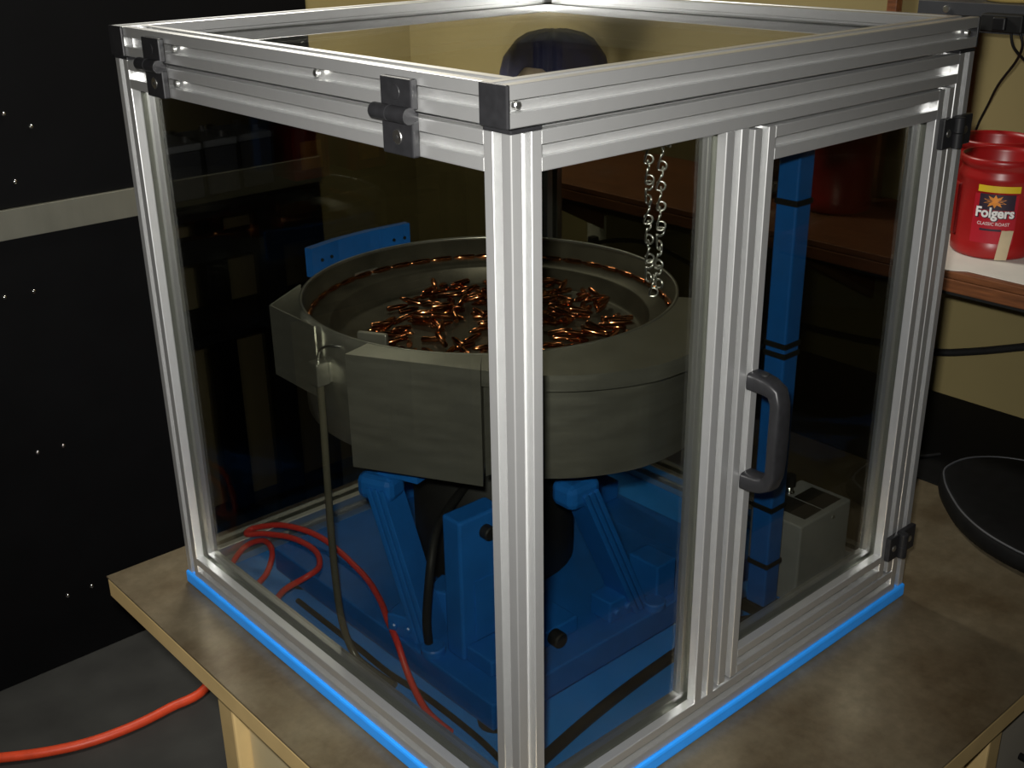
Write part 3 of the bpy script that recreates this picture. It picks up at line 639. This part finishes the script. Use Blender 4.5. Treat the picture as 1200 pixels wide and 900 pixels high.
tag(MB().lathe([(0, 0.0005), (0.062, 0.0005), (0.066, 0.006), (0.074, 0.16), (0.077, 0.163), (0.077, 0.17), (0.070, 0.17), (0.062, 0.01), (0, 0.008)], 32, Matrix.Translation((1.51, 0.255, 0.8745))).build('tan_bucket', 'bucket'), 'tan plastic tub standing on the grey shelf', 'tub')
tag(MB().tube([(UX-0.020, 0.196, 0.8283), (UX-0.012, 0.192, 0.805), (1.46, 0.225, 0.770), (1.54, 0.290, 0.715), (1.62, 0.345, 0.660), (1.675, 0.390, 0.600), (1.690, 0.405, 0.540), (1.692, 0.415, 0.48), (1.692, 0.42, 0.42)], 0.0026, 8).build('thin_cord', 'rubber'), 'thin black cord hanging from the power strip along the wall', 'cord')
tag(MB().tube([(UX-0.016, 0.215, 0.8283), (UX-0.005, 0.210, 0.800), (1.47, 0.200, 0.765), (1.50, 0.170, 0.742), (1.53, 0.12, 0.75), (1.56, 0.05, 0.79)], 0.0026, 8).build('thin_cord', 'rubber'), 'thin black cord looping off to the right below the power strip', 'cord')
# jars and sticks beyond the left end of the grey shelf
for i, (y, r_, m_, lab) in enumerate(((0.470, 0.020, 'wood', 'slim brown strip leaning on the wall left of the grey shelf'), (0.530, 0.020, 'tan', 'tan wooden strip leaning on the wall left of the grey shelf'), (0.620, 0.012, 'wood', 'narrow dark brown strip leaning on the wall, farthest from the grey shelf'))):
    tag(MB().box(WX-0.028, WX-0.004, y-r_, y+r_, SZ+0.0005, 1.22, 0.002).build('wood_strip', m_), lab, 'wood strip', 'strips leaning on the wall')
# outlet on the wall far behind the bowl
ol = thing('wall_outlet', 'cream wall outlet plate with a black cord plugged in, seen through the glass', 'outlet', (WX, 1.53, 0.12))
MB().box(WX-0.006, WX-0.0003, 1.495, 1.570, 0.085, 0.200, 0.002).build('outlet_plate', 'cream', ol)
MB().box(WX-0.030, WX-0.0062, 1.520, 1.545, 0.105, 0.135, 0.003).build('plug', 'rubber', ol)
tag(MB().tube([(WX-0.031, 1.532, 0.120), (WX-0.06, 1.50, 0.125), (WX-0.07, 1.40, 0.16), (WX-0.05, 1.28, 0.17), (WX-0.03, 1.12, 0.13), (WX-0.02, 0.95, 0.10)], 0.006, 8).build('outlet_cord', 'rubber'), 'black cord drooping from the wall outlet', 'cord')
tag(MB().tube([(WX-0.018, 0.90, 0.045), (WX-0.012, 0.70, 0.048), (WX-0.012, 0.55, 0.060), (WX-0.012, 0.42, 0.075), (WX-0.012, 0.32, 0.105), (WX-0.012, 0.20, 0.150), (WX-0.012, 0.05, 0.20), (WX-0.012, -0.2, 0.23)], 0.0088, 10).build('wall_cable', 'rubber'), 'thick black cable sagging along the wall below the wooden shelf', 'cable')

tag(MB().box(1.262, 1.688, -0.20, 0.90, TZ-0.0002, TZ+0.0025, 0.0008).build('dark_sheet', 'pad'), 'thin dark sheet along the wall side of the table', 'mat')  # thin dark sheet laid over the wall side of the tabletop
# black padded seat-like pad on the table at the right
def pad():
    pts = [(1.280, 0.165), (1.225, 0.140), (1.170, 0.095), (1.115, 0.035), (1.075, -0.040), (1.058, -0.130), (1.075, -0.205), (1.130, -0.240), (1.340, -0.245), (1.420, -0.19), (1.440, -0.05), (1.420, 0.08), (1.360, 0.150)]
    P = [Vector((x, y, 0)) for x, y in pts]; m = len(P); Q = []
    for i in range(m):
        a, b, c, d = P[i-1], P[i], P[(i+1) % m], P[(i+2) % m]
        for q in range(5):
            t = q/5; Q.append(0.5*((2*b)+(c-a)*t+(2*a-5*b+4*c-d)*t*t+(3*b-a-3*c+d)*t**3))
    cen = sum(Q, Vector())/len(Q); nn = len(Q); vs = []; fs = []
    lv = [(0.93, 0.0), (0.99, 0.006), (1.0, 0.016), (0.98, 0.028), (0.94, 0.036), (0.90, 0.038), (0.60, 0.039)]
    for s_, z in lv: vs += [(*(cen+(p-cen)*s_)[:2], TZ+0.0029+z) for p in Q]
    for j in range(len(lv)-1): fs += [(j*nn+i, j*nn+(i+1) % nn, (j+1)*nn+(i+1) % nn, (j+1)*nn+i) for i in range(nn)]
    mb = MB().add(vs, fs, True); mb.add(vs[-nn:], [tuple(range(nn))], True); mb.add(vs[:nn], [tuple(range(nn-1, -1, -1))])
    piping = [(*(cen+(p-cen)*0.945)[:2], TZ+0.0391) for p in Q]
    return mb, piping
pm, pip = pad()
pd = thing('black_pad', 'black rounded vinyl pad with a piped edge on the table beside the wall', 'pad', (1.23, -0.03, TZ))
pm.build('pad_body', 'pad', pd); MB().tube(pip, 0.0022, 6, 1, True).build('piping', 'shelfgrey', pd)
tag(MB().tube([(1.190, 0.215, TZ+0.003), (1.205, 0.240, TZ+0.003), (1.255, 0.268, TZ+0.006), (1.320, 0.255, TZ+0.006), (1.385, 0.225, TZ+0.006)], 0.0030, 8).build('table_wire', 'rubber'), 'thin black wire curving over the table behind the black pad', 'wire')
sp = thing('screwdriver', 'small amber-handled screwdriver lying beside the black pad', 'screwdriver', (1.215, 0.205, TZ))
MB().cyl((1.185, 0.190, TZ+0.0095), (1.262, 0.222, TZ+0.0095), 0.009, 8, ch=0.003).build('handle', 'gold', sp)
MB().cyl((1.185, 0.190, TZ+0.0095), (1.110, 0.159, TZ+0.0095), 0.003, 8).build('shaft', 'zinc', sp)

# navy bag hanging in the back corner, mirrored in the lid glass
hb = thing('hanging_bag', 'navy gathered cloth bag hanging in the corner, mirrored in the lid glass', 'bag', (1.50, 1.50, 1.03))
vs = []; fs = []; nn = 64; prof = [(0.0, 1.030), (0.04, 1.034), (0.08, 1.046), (0.110, 1.064), (0.132, 1.092), (0.142, 1.130), (0.142, 1.170), (0.13, 1.215), (0.10, 1.255)]
mb = MB()
vs = [(1.49, 1.50, prof[0][1])]
for r_, z in prof[1:]:
    for q in range(nn):
        a = 2*PI*q/nn; rr = r_*(1+0.055*math.sin(11*a)*min(1, r_/0.1)); vs.append((1.49+rr*math.cos(a), 1.50+rr*math.sin(a), z+0.008*math.sin(11*a)*min(1, r_/0.1)))
fs = [(0, 1+(q+1) % nn, 1+q) for q in range(nn)]
for j in range(len(prof)-2): fs += [(1+j*nn+q, 1+j*nn+(q+1) % nn, 1+(j+1)*nn+(q+1) % nn, 1+(j+1)*nn+q) for q in range(nn)]
mb.add(vs, fs, True).build('bag_body', 'navy', hb)
MB().lathe([(0.102, 1.256), (0.085, 1.30), (0.05, 1.36), (0.02, 1.40), (0.03, 1.43), (0, 1.44)], 32, Matrix.Translation((1.49, 1.50, 0))).build('bag_neck', 'navy', hb)
MB().lathe([(0, -0.05), (0.03, -0.042), (0.05, -0.02), (0.055, 0.01), (0.045, 0.045), (0.02, 0.06), (0, 0.062)], 20, Matrix.Translation((1.378, 1.455, 1.158))).build('pale_patch', 'canvas', hb)
MB().tube([(1.49, 1.50, 1.438), (1.49, 1.50, 1.56), (1.56, 1.50, 1.62), (1.6965, 1.50, 1.62)], 0.005, 8).build('hanger_cord', 'rubber', hb)
